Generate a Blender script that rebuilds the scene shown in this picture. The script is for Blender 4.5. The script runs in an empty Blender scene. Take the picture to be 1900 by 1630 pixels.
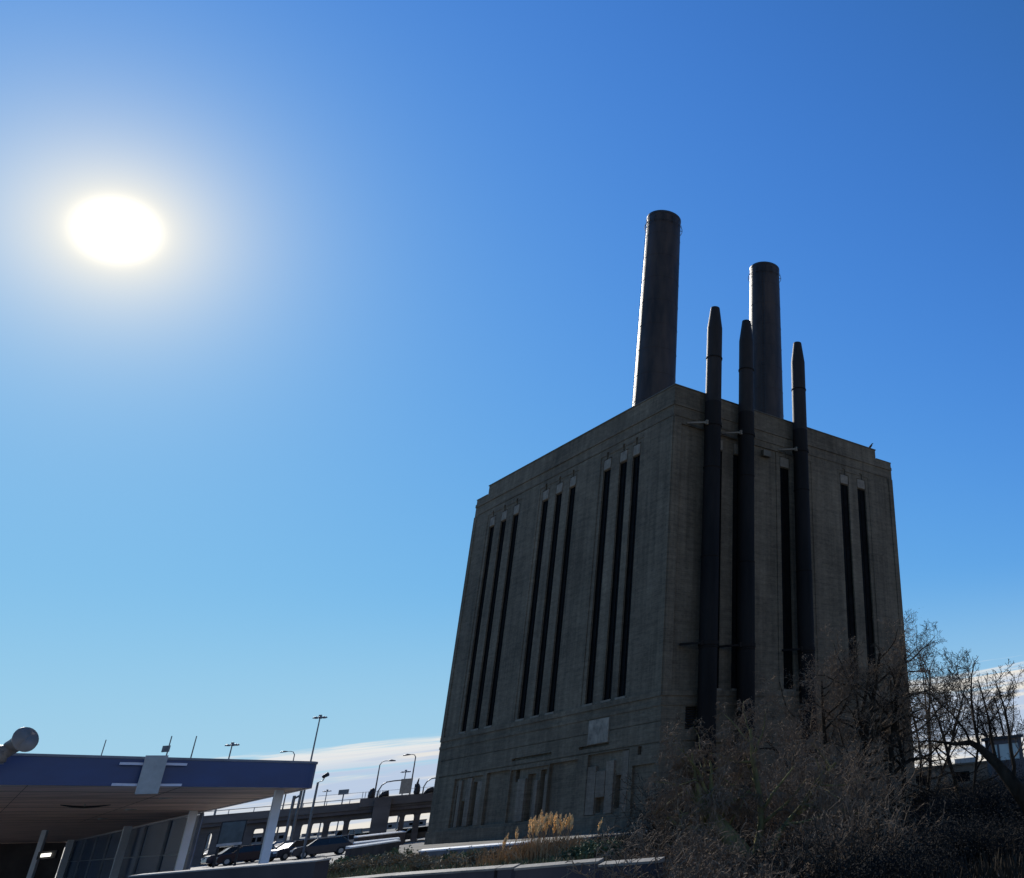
import bpy, math, random
from mathutils import Vector, Matrix
rad = math.radians
S = bpy.context.scene
C = S.collection
rnd = random.Random(7)

# ------------------------------------------------------------------ camera
FPX, CX, CY = 1518.991, 1697.962, 692.854
YAW, PITCH, ROLL, EYE = 0.317, 0.453, -0.099, 1.94
_f = Vector((math.sin(YAW)*math.cos(PITCH), math.cos(YAW)*math.cos(PITCH), math.sin(PITCH)))
_r = Vector((math.cos(YAW), -math.sin(YAW), 0)); _u = _r.cross(_f)
CR = math.cos(ROLL)*_r + math.sin(ROLL)*_u
CU = -math.sin(ROLL)*_r + math.cos(ROLL)*_u
cam = bpy.data.cameras.new('camera'); camo = bpy.data.objects.new('camera', cam); C.objects.link(camo)
m = Matrix((CR, CU, -_f)).transposed().to_4x4(); m.translation = Vector((0, 0, EYE))
camo.matrix_world = m
cam.sensor_width = 36; cam.sensor_fit = 'HORIZONTAL'; cam.lens = FPX/1900*36
cam.shift_x = (950-CX)/1900; cam.shift_y = (CY-815)/1900
cam.clip_start = 0.1; cam.clip_end = 6000
S.camera = camo

def ray(u, v):
    d = (u-CX)/FPX*CR - (v-CY)/FPX*CU + _f
    return d/math.hypot(d.x, d.y)
def at(u, v, D):            # point seen at (u, v), D metres away along the ground
    return Vector((0, 0, EYE)) + ray(u, v)*D
def azel(az, D, z=0.0):
    return Vector((D*math.sin(rad(az)), D*math.cos(rad(az)), z))

# ------------------------------------------------------------------ world
SUN = Vector((-0.4704, 0.7383, 0.4834)).normalized()
EL, AZ = math.asin(SUN.z), math.atan2(SUN.x, SUN.y)
S.view_settings.view_transform = 'Standard'; S.view_settings.look = 'None'
S.view_settings.gamma = 1; S.view_settings.exposure = 0.0
W = bpy.data.worlds.new('World'); S.world = W; W.use_nodes = True
nt = W.node_tree; N = nt.nodes; L = nt.links; N.clear()
def nd(t, **k):
    n = N.new(t)
    for a, b in k.items(): setattr(n, a, b)
    return n
def lk(a, b): L.new(a, b)
def mth(op, a, b=None, c=None, clamp=False):
    n = nd('ShaderNodeMath', operation=op, use_clamp=clamp)
    for i, x in enumerate((a, b, c)):
        if x is None: continue
        if isinstance(x, (int, float)): n.inputs[i].default_value = x
        else: lk(x, n.inputs[i])
    return n.outputs[0]
def mixc(fac, a, b, mode='MIX'):
    n = nd('ShaderNodeMix', data_type='RGBA', blend_type=mode)
    for i, x in ((0, fac), (6, a), (7, b)):
        if isinstance(x, (int, float)): n.inputs[i].default_value = x
        elif isinstance(x, tuple): n.inputs[i].default_value = (*x, 1)
        else: lk(x, n.inputs[i])
    return n.outputs[2]
def smooth(x, a, b):
    n = nd('ShaderNodeMapRange', interpolation_type='SMOOTHSTEP')
    lk(x, n.inputs[0]); n.inputs[1].default_value = a; n.inputs[2].default_value = b
    return n.outputs[0]
tc = nd('ShaderNodeTexCoord'); G = tc.outputs['Generated']
nrm = nd('ShaderNodeVectorMath', operation='NORMALIZE'); lk(G, nrm.inputs[0])
sep = nd('ShaderNodeSeparateXYZ'); lk(nrm.outputs[0], sep.inputs[0])
sky = nd('ShaderNodeTexSky', sky_type='NISHITA', sun_disc=False)
sky.sun_elevation = EL; sky.sun_rotation = AZ
sky.air_density = 1.0; sky.dust_density = 0.15; sky.ozone_density = 2.0
ssp = nd('ShaderNodeSeparateColor'); lk(sky.outputs[0], ssp.inputs[0])
def curve(x, g_, k, a_):         # film-like response of the sky colour: m/(1+m/k), m = a*x^g
    m_ = mth('MULTIPLY', mth('POWER', x, g_), a_)
    return mth('MULTIPLY', 10.0, mth('DIVIDE', m_, mth('ADD', 1.0, mth('DIVIDE', m_, k))))
scm = nd('ShaderNodeCombineColor')
lk(curve(ssp.outputs[0], 1.25, .5, .0452), scm.inputs[0]); lk(curve(ssp.outputs[1], 1.3, .8, .105), scm.inputs[1]); lk(curve(ssp.outputs[2], 2.95, .84, .0455), scm.inputs[2])
skyc = scm.outputs[0]
el0 = mth('MULTIPLY', mth('ARCSINE', sep.outputs[2]), 57.2958)
skyc = mixc(mth('MULTIPLY', smooth(mth('MULTIPLY', el0, -1.0), -13.0, -3.0), .45), skyc, (4.3, 6.5, 7.9))   # paler air low down
# low winter clouds: a band of streaky cloud near the horizon
el = mth('ARCSINE', sep.outputs[2]); el = mth('MULTIPLY', el, 57.2958)
azn = mth('MULTIPLY', mth('ARCTAN2', sep.outputs[0], sep.outputs[1]), 57.2958)
cv = nd('ShaderNodeCombineXYZ'); lk(mth('MULTIPLY', azn, 0.045), cv.inputs[0]); lk(mth('ADD', mth('MULTIPLY', el, 0.8), mth('MULTIPLY', azn, -0.035)), cv.inputs[1])
nz = nd('ShaderNodeTexNoise'); nz.inputs['Scale'].default_value = 1.6; nz.inputs['Detail'].default_value = 7
nz.inputs['Roughness'].default_value = 0.58; nz.inputs['Distortion'].default_value = 0.5; lk(cv.outputs[0], nz.inputs['Vector'])
nz2 = nd('ShaderNodeTexNoise'); nz2.inputs['Scale'].default_value = 2.6; nz2.inputs['Detail'].default_value = 4
lk(cv.outputs[0], nz2.inputs['Vector'])
top = mth('ADD', 4.95, mth('MULTIPLY', azn, 0.06))           # cloud top rises to the right
rel = mth('SUBTRACT', top, el)
rel = mth('ADD', rel, mth('MULTIPLY', mth('SUBTRACT', nz.outputs[0], 0.5), 2.9))
dens = smooth(rel, -0.1, 0.5)
dens = mth('MULTIPLY', dens, smooth(mth('ADD', nz.outputs[0], mth('MULTIPLY', rel, 0.05)), 0.36, 0.56)); dens = mth('MULTIPLY', dens, 0.97)
shade = smooth(mth('ADD', nz2.outputs[0], mth('MULTIPLY', 0.12, mth('COSINE', mth('MULTIPLY', el, 1.05)))), 0.40, 0.62)
ccol = mixc(shade, (5.0, 6.0, 7.7), (8.6, 8.1, 7.3))
edge = smooth(rel, 0.2, 1.3)
ccol = mixc(edge, (8.6, 8.5, 8.2), ccol)
skyc = mixc(dens, skyc, ccol)
# aureole of the real sun, by angle from its direction: the air there is whiter, then the disc itself
dt = nd('ShaderNodeVectorMath', operation='DOT_PRODUCT'); lk(nrm.outputs[0], dt.inputs[0]); dt.inputs[1].default_value = SUN
ang = mth('MULTIPLY', mth('ARCCOSINE', mth('MINIMUM', dt.outputs[1], 0.9999999)), 57.2958)
def expo(k, a): return mth('MULTIPLY', a, mth('EXPONENT', mth('MULTIPLY', ang, -1.0/k)))
skyc = mixc(mth('MINIMUM', expo(2.9, 1.75), 1.0), skyc, (9.3, 9.1, 8.3))
bg = nd('ShaderNodeBackground'); lk(skyc, bg.inputs[0]); bg.inputs[1].default_value = 0.1
core = mth('MULTIPLY', 5.0, mth('EXPONENT', mth('MULTIPLY', -1.0, mth('POWER', mth('DIVIDE', ang, .9), 2.0))))
bg2 = nd('ShaderNodeBackground'); lk(mixc(1.0, (1.0, .93, .8), core, 'MULTIPLY'), bg2.inputs[0])
ash = nd('ShaderNodeAddShader'); lk(bg.outputs[0], ash.inputs[0]); lk(bg2.outputs[0], ash.inputs[1])
wo = nd('ShaderNodeOutputWorld'); lk(ash.outputs[0], wo.inputs[0])

sl = bpy.data.lights.new('sun', 'SUN'); sl.energy = 5.0; sl.angle = rad(0.5); sl.color = (1, 0.95, 0.87)
so = bpy.data.objects.new('sun', sl); C.objects.link(so); so.rotation_euler = (-SUN).to_track_quat('-Z', 'Y').to_euler()

# ------------------------------------------------------------------ materials
MATS = {}
def mat(name, col, rough=0.8, var=0.25, scale=2.0, stretch=(1, 1, 1), bump=0.0, metal=0.0, spec=0.5, col2=None, bscale=None, detail=6):
    if name in MATS: return MATS[name]
    mm = bpy.data.materials.new(name); mm.use_nodes = True; t = mm.node_tree; n = t.nodes; l = t.links
    b = n['Principled BSDF']; b.inputs['Roughness'].default_value = rough; b.inputs['Metallic'].default_value = metal
    b.inputs['Specular IOR Level'].default_value = spec
    c = n.new('ShaderNodeTexCoord'); mp = n.new('ShaderNodeMapping'); mp.inputs['Scale'].default_value = stretch
    l.new(c.outputs['Object'], mp.inputs[0])
    z = n.new('ShaderNodeTexNoise'); z.inputs['Scale'].default_value = scale; z.inputs['Detail'].default_value = detail; z.inputs['Roughness'].default_value = .6
    l.new(mp.outputs[0], z.inputs['Vector'])
    r = n.new('ShaderNodeValToRGB'); l.new(z.outputs[0], r.inputs[0])
    lo = tuple(x*(1-var) for x in col); hi = col2 if col2 else tuple(min(1, x*(1+var)) for x in col)
    r.color_ramp.elements[0].position = .33; r.color_ramp.elements[1].position = .67
    r.color_ramp.elements[0].color = (*lo, 1); r.color_ramp.elements[1].color = (*hi, 1)
    l.new(r.outputs[0], b.inputs['Base Color'])
    if bump:
        z2 = n.new('ShaderNodeTexNoise'); z2.inputs['Scale'].default_value = bscale or scale*4; z2.inputs['Detail'].default_value = 5
        l.new(mp.outputs[0], z2.inputs['Vector'])
        bm = n.new('ShaderNodeBump'); bm.inputs['Strength'].default_value = bump; bm.inputs['Distance'].default_value = .05
        l.new(z2.outputs[0], bm.inputs['Height']); l.new(bm.outputs[0], b.inputs['Normal'])
    MATS[name] = mm; return mm

def brick_mat(name, colA, colB, mortar, dirt=0.5):
    """brick courses laid along local x+y / z, with soot patches and run-off streaks"""
    mm = bpy.data.materials.new(name); mm.use_nodes = True; t = mm.node_tree; n = t.nodes; l = t.links
    b = n['Principled BSDF']; b.inputs['Roughness'].default_value = .9; b.inputs['Specular IOR Level'].default_value = .25
    c = n.new('ShaderNodeTexCoord'); s = n.new('ShaderNodeSeparateXYZ'); l.new(c.outputs['Object'], s.inputs[0])
    ad = n.new('ShaderNodeMath'); l.new(s.outputs[0], ad.inputs[0]); l.new(s.outputs[1], ad.inputs[1])
    cb = n.new('ShaderNodeCombineXYZ'); l.new(ad.outputs[0], cb.inputs[0]); l.new(s.outputs[2], cb.inputs[1])
    br = n.new('ShaderNodeTexBrick'); l.new(cb.outputs[0], br.inputs['Vector'])
    br.inputs['Scale'].default_value = 1.0; br.inputs['Brick Width'].default_value = .42; br.inputs['Row Height'].default_value = .17
    br.inputs['Mortar Size'].default_value = .014; br.inputs['Color1'].default_value = (*colA, 1); br.inputs['Color2'].default_value = (*colB, 1)
    br.inputs['Mortar'].default_value = (*mortar, 1); br.inputs['Bias'].default_value = 0
    def noise(sx, sz, sc, det=6):
        mp = n.new('ShaderNodeMapping'); mp.inputs['Scale'].default_value = (sx, sz, 1); l.new(cb.outputs[0], mp.inputs[0])
        z = n.new('ShaderNodeTexNoise'); z.inputs['Scale'].default_value = sc; z.inputs['Detail'].default_value = det; z.inputs['Roughness'].default_value = .65
        l.new(mp.outputs[0], z.inputs['Vector']); return z.outputs[0]
    def ramp(x, a, b_, lo, hi):
        r = n.new('ShaderNodeMapRange'); l.new(x, r.inputs[0]); r.inputs[1].default_value = a; r.inputs[2].default_value = b_
        r.inputs[3].default_value = lo; r.inputs[4].default_value = hi; return r.outputs[0]
    def mul(a, f):
        x = n.new('ShaderNodeMix'); x.data_type = 'RGBA'; x.blend_type = 'MULTIPLY'; x.inputs[0].default_value = 1
        l.new(a, x.inputs[6]); l.new(f, x.inputs[7]); return x.outputs[2]
    col = br.outputs[0]
    col = mul(col, ramp(noise(.35, 3.2, 1.0), .3, .7, 1-dirt*.36, 1.12))    # course banding
    col = mul(col, ramp(noise(1.5, .07, .9), .38, .62, 1-dirt*.38, 1.05))  # vertical run-off
    col = mul(col, ramp(noise(1, 1, .16), .35, .65, 1-dirt*.45, 1.12))     # big soot patches
    col = mul(col, ramp(noise(1, 1, 3.5, 3), .3, .7, .86, 1.12))
    l.new(col, b.inputs['Base Color'])
    bm = n.new('ShaderNodeBump'); bm.inputs['Strength'].default_value = .5; bm.inputs['Distance'].default_value = .03
    l.new(br.outputs['Fac'], bm.inputs['Height']); bm.invert = True; l.new(bm.outputs[0], b.inputs['Normal'])
    MATS[name] = mm; return mm

M_brick = brick_mat('soot_brick', (.205, .158, .105), (.165, .127, .085), (.21, .163, .11), .75)
M_infill = brick_mat('infill_brick', (.22, .17, .122), (.185, .143, .103), (.22, .172, .125), .5)
M_stone = mat('weathered_stone', (.19, .152, .108), .85, .3, 1.2, bump=.3)
M_lint = mat('pale_stone_block', (.205, .162, .115), .85, .3, 1.5, bump=.3)
M_cope = mat('dark_coping', (.10, .082, .055), .7, .3, 1.0, bump=.2)
M_roof = mat('roof_gravel', (.12, .12, .12), .9, .3, 2)
M_glassd = mat('grimy_dark_glass', (.006, .006, .006), .7, .5, 1.2, spec=.06)
M_steel = mat('window_steel', (.007, .006, .005), .8, .3, 3, spec=.08)
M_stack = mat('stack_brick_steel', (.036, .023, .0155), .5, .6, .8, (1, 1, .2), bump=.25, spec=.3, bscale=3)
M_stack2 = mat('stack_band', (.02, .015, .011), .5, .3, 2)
M_pipe = mat('dark_pipe', (.015, .0115, .0095), .75, .4, .7, (1, 1, .2), bump=.15, spec=.12)
M_pipet = mat('skylit_pipe_top', (.026, .0175, .0125), .65, .45, .7, (1, 1, .3), bump=.2, spec=.25)  # paler copy of the pipe colour, imitating skylight above the roofline
M_galv = mat('galvanised', (.34, .34, .33), .55, .2, 4, metal=.3)
M_strut = mat('rusty_strut', (.2, .155, .11), .8, .3, 3)
M_pole = mat('pole_steel', (.16, .165, .17), .5, .2, 3, metal=.3)
M_conc = mat('concrete', (.26, .25, .235), .8, .25, 1.1, bump=.25)
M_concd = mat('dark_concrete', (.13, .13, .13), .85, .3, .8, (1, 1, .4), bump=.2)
M_cap = mat('sun_glare_cap', (.82, .8, .75), .45, .08, 1.5, spec=1.0)  # cap colour whitened to imitate sun glare on the wall tops
M_blue = mat('blue_fascia', (.005, .042, .145), .38, .15, .8, (1, 1, 2))
M_trim = mat('fascia_trim', (.16, .17, .2), .5, .2, 2)
M_soff = mat('soffit_panels', (.66, .48, .41), .65, .3, .35, (1, 5, 1))
M_white = mat('white_post_paint', (.72, .74, .78), .5, .08, 2)
M_panel = mat('grey_sign_back', (.36, .37, .36), .6, .12, 5, bump=.1)
M_rod = mat('pale_rail', (.6, .6, .68), .5, .1, 5)
M_glassb = mat('blue_tinted_glass', (.035, .085, .17), .25, .3, .5, spec=.6)
M_wallb = mat('dark_interior_wall', (.11, .09, .085), .8, .3, .6)
M_bark = mat('bark', (.028, .022, .016), .95, .45, 4, (1, 1, .4), bump=.5, spec=.05)
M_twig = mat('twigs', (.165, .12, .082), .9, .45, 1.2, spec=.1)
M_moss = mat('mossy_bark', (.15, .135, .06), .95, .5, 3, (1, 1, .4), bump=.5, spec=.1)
M_twigd = mat('backlit_twigs', (.045, .035, .026), .9, .4, 1.2, spec=.1)  # twig colour darkened to imitate branches seen against the light
M_dleaf = mat('dead_leaves', (.17, .12, .08), .95, .6, .9, spec=.05)
M_ivy = mat('dark_ivy', (.014, .014, .013), .95, .5, 1.5, spec=.1)
M_plume = mat('reed_plumes', (.82, .58, .30), .85, .25, 4)
M_reed = mat('reed_stems', (.30, .20, .10), .85, .4, 2)
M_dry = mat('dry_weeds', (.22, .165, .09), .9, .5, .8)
M_dgr = mat('green_weeds', (.10, .12, .05), .9, .5, .8)
M_tyre = mat('tyre', (.02, .02, .02), .8, .2, 5)
M_rim = mat('rim', (.4, .4, .4), .4, .1, 5, metal=.7)
M_cgl = mat('car_glass', (.02, .022, .024), .22, .1, 3, spec=.5)
M_lampw = mat('lamp_lens', (.8, .8, .75), .3, .1, 5)
M_red = mat('tail_lens', (.35, .02, .02), .3, .1, 5)
M_farb = mat('far_building', (.22, .2, .19), .9, .2, .2)
M_black = mat('black_metal', (.02, .02, .022), .6, .3, 4)

# ------------------------------------------------------------------ mesh helpers
INV = {}
class MB:
    def __init__(s): s.v = []; s.f = []
    def quadbox(s, P):          # 8 points, bottom ring then top ring
        b = len(s.v); s.v += [tuple(p) for p in P]
        s.f += [(b+3, b+2, b+1, b), (b+4, b+5, b+6, b+7)] + [(b+i, b+(i+1) % 4, b+4+(i+1) % 4, b+4+i) for i in range(4)]
        return s
    def box(s, x0, x1, y0, y1, z0, z1):
        return s.quadbox([(x0,y0,z0),(x1,y0,z0),(x1,y1,z0),(x0,y1,z0),(x0,y0,z1),(x1,y0,z1),(x1,y1,z1),(x0,y1,z1)])
    def bar(s, a, b, w, h=None, up=(0, 0, 1)):
        a = Vector(a); b = Vector(b); h = h or w; d = (b-a).normalized(); up = Vector(up)
        x = d.cross(up)
        if x.length < 1e-4: x = d.cross(Vector((1, 0, 0)))
        x.normalize(); y = x.cross(d)
        q = [-x*w/2-y*h/2, x*w/2-y*h/2, x*w/2+y*h/2, -x*w/2+y*h/2]
        return s.quadbox([a+k for k in q]+[b+k for k in q])
    def tube(s, pts, rs, n=8, cap=True):
        pts = [Vector(p) for p in pts]
        if isinstance(rs, (int, float)): rs = [rs]*len(pts)
        d0 = (pts[1]-pts[0]).normalized()
        x = d0.orthogonal().normalized(); b0 = len(s.v)
        for i, p in enumerate(pts):
            if i == 0: d = pts[1]-p
            elif i == len(pts)-1: d = p-pts[i-1]
            else: d = pts[i+1]-pts[i-1]
            d = d.normalized(); x = (x-d*x.dot(d))
            x = x.normalized() if x.length > 1e-6 else d.orthogonal().normalized()
            y = d.cross(x)
            for k in range(n):
                a = 2*math.pi*k/n; q = p+(x*math.cos(a)+y*math.sin(a))*rs[i]; s.v.append((q.x, q.y, q.z))
        for i in range(len(pts)-1):
            a = b0+i*n; c = a+n
            for k in range(n): k2 = (k+1) % n; s.f.append((a+k, a+k2, c+k2, c+k))
        if cap:
            s.f.append(tuple(range(b0+n-1, b0-1, -1))); e = b0+(len(pts)-1)*n; s.f.append(tuple(range(e, e+n)))
        return s
    def lathe(s, c, prof, n=48):    # prof: (r, z)
        b = len(s.v); m_ = len(prof)
        for r, z in prof:
            for k in range(n):
                a = 2*math.pi*k/n; s.v.append((c[0]+r*math.cos(a), c[1]+r*math.sin(a), c[2]+z))
        for i in range(m_-1):
            for k in range(n):
                k2 = (k+1) % n; s.f.append((b+i*n+k, b+i*n+k2, b+(i+1)*n+k2, b+(i+1)*n+k))
        return s
    def ring(s, c, R, r, n=40, m_=6):
        b = len(s.v)
        for i in range(n):
            a = 2*math.pi*i/n
            for j in range(m_):
                t = 2*math.pi*j/m_; q = R+r*math.cos(t); s.v.append((c[0]+q*math.cos(a), c[1]+q*math.sin(a), c[2]+r*math.sin(t)))
        for i in range(n):
            for j in range(m_):
                i2 = (i+1) % n; j2 = (j+1) % m_; s.f.append((b+i*m_+j, b+i2*m_+j, b+i2*m_+j2, b+i*m_+j2))
        return s
    def prism(s, poly, f0, f1):     # poly of 2D points; f0, f1 map a 2D point to 3D on each end
        b = len(s.v); n = len(poly)
        s.v += [tuple(f0(p)) for p in poly]+[tuple(f1(p)) for p in poly]
        s.f.append(tuple(range(b+n-1, b-1, -1))); s.f.append(tuple(range(b+n, b+2*n)))
        for i in range(n): j = (i+1) % n; s.f.append((b+i, b+j, b+n+j, b+n+i))
        return s
    def quad(s, a, b_, c, d):
        b = len(s.v); s.v += [tuple(a), tuple(b_), tuple(c), tuple(d)]; s.f.append((b, b+1, b+2, b+3)); return s
    def build(s, name, m_, parent=None, world=True, smooth=False, bevel=0):
        me = bpy.data.meshes.new(name); V = s.v
        if parent is not None and world:
            M = INV[parent]; V = [tuple(M @ Vector(p)) for p in V]
        me.from_pydata(V, [], s.f); me.materials.append(m_)
        if smooth: me.polygons.foreach_set('use_smooth', [True]*len(me.polygons))
        me.update()
        o = bpy.data.objects.new(name, me); C.objects.link(o)
        if parent is not None:
            o.parent = parent; INV[o] = INV[parent]
        if bevel:
            md = o.modifiers.new('b', 'BEVEL'); md.width = bevel; md.segments = 1; md.limit_method = 'ANGLE'
        return o
def tag(o, label=None, cat=None, group=None, kind=None):
    if label: o['label'] = label
    if cat: o['category'] = cat
    if group: o['group'] = group
    if kind: o['kind'] = kind
    return o
def thing(name, label, cat, loc=(0, 0, 0), rz=0.0, group=None):
    o = bpy.data.objects.new(name, None); C.objects.link(o); o.location = loc; o.rotation_euler = (0, 0, rz)
    o.empty_display_size = .3
    INV[o] = (Matrix.Translation(Vector(loc)) @ Matrix.Rotation(rz, 4, 'Z')).inverted()
    return tag(o, label, cat, group)
def dup(root, loc, rz, label, group=None):
    r = root.copy(); C.objects.link(r); r.location = loc; r.rotation_euler = (0, 0, rz); r['label'] = label
    if group: r['group'] = group
    for ch in list(root.children):
        c = ch.copy(); C.objects.link(c); c.parent = r
        for g_ in list(ch.children):
            d = g_.copy(); C.objects.link(d); d.parent = c
    return r

# ------------------------------------------------------------------ ground
def sheet(name, pts, z, m_, kind='structure', label=None):
    b = MB(); b.v = [(p[0], p[1], z) for p in pts]; b.f = [tuple(range(len(pts)))]
    return tag(b.build(name, m_), kind=kind)
M_gnd = mat('ground_dirt', (.15, .14, .12), .95, .35, .25, bump=.4, bscale=3)
M_asph = mat('asphalt', (.055, .055, .056), .8, .25, .8, bump=.25, bscale=20)
M_lot = mat('worn_lot_paving', (.13, .125, .115), .75, .3, .3, bump=.3, bscale=6)
sheet('ground', [(-3000, -300), (3000, -300), (3000, 4000), (-3000, 4000)], 0, M_gnd)
sheet('road', [(-40, -8), (40, -8), (40, 9), (-40, 9)], .004, M_asph)
sheet('parking_lot', [(-75, 62), (-16, 62), (-30, 116), (-30, 175), (-95, 175)], .004, M_lot)
sheet('gravel_yard', [(-16, 30), (30, 30), (46, 64), (-14, 64)], .004, mat('yard_gravel', (.13, .12, .1), .95, .4, .6, bump=.5, bscale=9))

# ------------------------------------------------------------------ power plant
TH = .608; PB = Vector((0, 70, 0))
PL = thing('power_station', 'massive soot-dark brick power station block with tall slit windows and flat parapet roof', 'power station', PB, TH)
LY, LX = 37.32, 29.78       # left face runs along local y, right face along local x
ZS, ZT = 34.56, 35.56
def relief(face, width, z0, z1, rects):
    A = sorted({0.0, width, *[r[0] for r in rects], *[r[1] for r in rects]}); A = [a for a in A if 0 <= a <= width]
    Z = sorted({z0, z1, *[r[2] for r in rects], *[r[3] for r in rects]}); Z = [z for z in Z if z0 <= z <= z1]
    na, nz_ = len(A)-1, len(Z)-1
    D = [[0.0]*nz_ for _ in range(na)]
    for (a0, a1, b0, b1, d) in rects:
        for i in range(na):
            ca = (A[i]+A[i+1])/2
            if not a0 < ca < a1: continue
            for j in range(nz_):
                cz = (Z[j]+Z[j+1])/2
                if b0 < cz < b1: D[i][j] = d
    P = (lambda a, z, d: (d, a, z)) if face == 'L' else (lambda a, z, d: (a, d, z))
    mb = MB()
    def q(*p):
        mb.quad(*(p if face == 'R' else p[::-1]))
    for i in range(na):
        for j in range(nz_):
            d = D[i][j]; a0, a1, b0, b1 = A[i], A[i+1], Z[j], Z[j+1]
            q(P(a0, b0, d), P(a1, b0, d), P(a1, b1, d), P(a0, b1, d))
            if i+1 < na and D[i+1][j] != d: e = D[i+1][j]; q(P(a1, b0, d), P(a1, b0, e), P(a1, b1, e), P(a1, b1, d))
            if j+1 < nz_ and D[i][j+1] != d: e = D[i][j+1]; q(P(a0, b1, d), P(a1, b1, d), P(a1, b1, e), P(a0, b1, e))
    for j in range(nz_):
        for i, a in ((0, 0.0), (na-1, width)):
            d = D[i][j]
            if d != 0: q(P(a, Z[j], 0), P(a, Z[j], d), P(a, Z[j+1], d), P(a, Z[j+1], 0))
    return mb
WZ0, WZ1 = 9.62, 30.42
LW = [(5.0, 6.2), (7.05, 8.3), (9.75, 11.0), (15.85, 17.05), (18.35, 19.6), (20.97, 22.25), (26.95, 28.2), (29.62, 30.85), (32.25, 33.4)]
RW = [(4.3, 5.55), (6.85, 8.1), (12.6, 13.85), (15.15, 16.35), (21.15, 22.45), (23.8, 25.12)]
PR = .09                    # string courses stand proud
def common(w):
    return [(0, w, 33.62, 33.98, -.09), (0, w, 32.5, 32.62, .06), (0, w, 9.05, 9.45, -PR), (0, w, 8.35, 8.6, -PR*.7), (0, w, 0, 1.05, -.12)]
Lr = common(LY)+[(0, .5, 9.45, 32.5, -.09), (36.7, LY, 9.45, 32.5, -.07)]
for k in range(3):          # each group of three slits sits in a faintly sunk field
    a, b = LW[3*k][0]-.5, LW[3*k+2][1]+.5; Lr.append((a, b, WZ0, 31.9, .05))
for a, b in LW: Lr += [(a, b, WZ0, WZ1, .36), (a-.05, b+.05, WZ1, 31.55, .16), (a+.45, b-.45, 31.55, 32.2, .16)]
Lr += [(15.5, 22.3, 6.12, 6.36, .3), (6.8, 11.2, 6.14, 6.36, .3), (0, 37, 5.72, 5.82, .1), (0, 37, 7.2, 7.28, .07),
       (11.25, 15.65, 1.25, 5.46, .28), (22.35, 26.6, 1.25, 5.5, .28),
       (3.9, 9.7, 1.25, 5.66, .2), (15.75, 22.2, 1.25, 5.4, .2), (27.3, 33.0, 1.25, 5.4, .2),
       (7.05, 8.4, 1.4, 2.45, .6), (4.9, 5.85, 1.6, 3.9, .6), (18.1, 19.4, 1.3, 4.9, .6), (16.3, 17.3, 1.3, 5.1, .6), (20.9, 21.6, 4.4, 5.4, .6),
       (28.4, 29.4, 1.3, 4.9, .6), (30.5, 31.4, 1.3, 3.4, .6), (32.2, 32.7, 1.3, 4.8, .5), (2.3, 2.8, 5.1, 5.7, .5), (0.4, 3.4, .9, 4.4, .2)]
Rr = common(LX)+[(.76, 14.5, 9.46, 31.95, .14), (0, .75, 9.45, 32.5, -.1), (29.1, LX, 9.45, 32.5, -.08), (.75, 29.1, 32.0, 32.5, .05)]
for k in range(3):
    a, b = RW[2*k][0]-.5, RW[2*k+1][1]+.5; Rr.append((a, b, WZ0, 31.9, .19 if k == 0 else .05))
for a, b in RW: Rr += [(a, b, WZ0, WZ1, .36), (a-.05, b+.05, WZ1, 31.55, .16), (a+.45, b-.45, 31.55, 32.2, .16)]
Rr += [(2.22, 3.55, 6.6, 8.25, .6), (5, 9, 1.3, 5.6, .3), (12, 17, 1.3, 5.6, .3), (20, 25.5, 1.3, 5.6, .3), (0, LX, 5.72, 5.82, .1)]
relief('L', LY, 0, ZS, Lr).build('wall', M_brick, PL, False)
relief('R', LX, 0, ZS, Rr).build('wall', M_brick, PL, False)
MB().box(LX-.8, LX, .001, LY, 0, ZS).box(0.001, LX-.8, LY-.8, LY, 0, ZS).build('wall', M_brick, PL, False)
rf = MB().box(.85, LX-.8, .85, LY-.8, ZS-1.2, ZS-.9).build('roof', M_roof, PL, False)
# parapet ring set back from the two far ends, with thin dark coping
s = 2.6
pp = MB().box(.003, .7, .003, LY-s, ZS, ZT).box(.7, LX-s, .003, .7, ZS, ZT).box(LX-s-.7, LX-s, .7, LY-s, ZS, ZT).box(.7, LX-s-.7, LY-s-.7, LY-s, ZS, ZT)
par = pp.build('parapet', M_brick, PL, False)
MB().box(-.07, .77, -.07, LY-s+.07, ZT, ZT+.1).box(.77, LX-s+.07, -.07, .77, ZT, ZT+.1).box(LX-s-.77, LX-s+.07, .77, LY-s+.07, ZT, ZT+.1).box(.77, LX-s-.77, LY-s-.77, LY-s+.07, ZT, ZT+.1).build('coping', M_cope, par, False)
MB().box(.7, LX, .7, LY, ZS-.9, ZS-.02).box(-.05, .7, LY-s+.1, LY+.05, ZS, ZS+.07).box(LX-s+.1, LX+.05, -.05, .7, ZS, ZS+.07).build('roof_edge', M_cope, PL, False)
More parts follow.
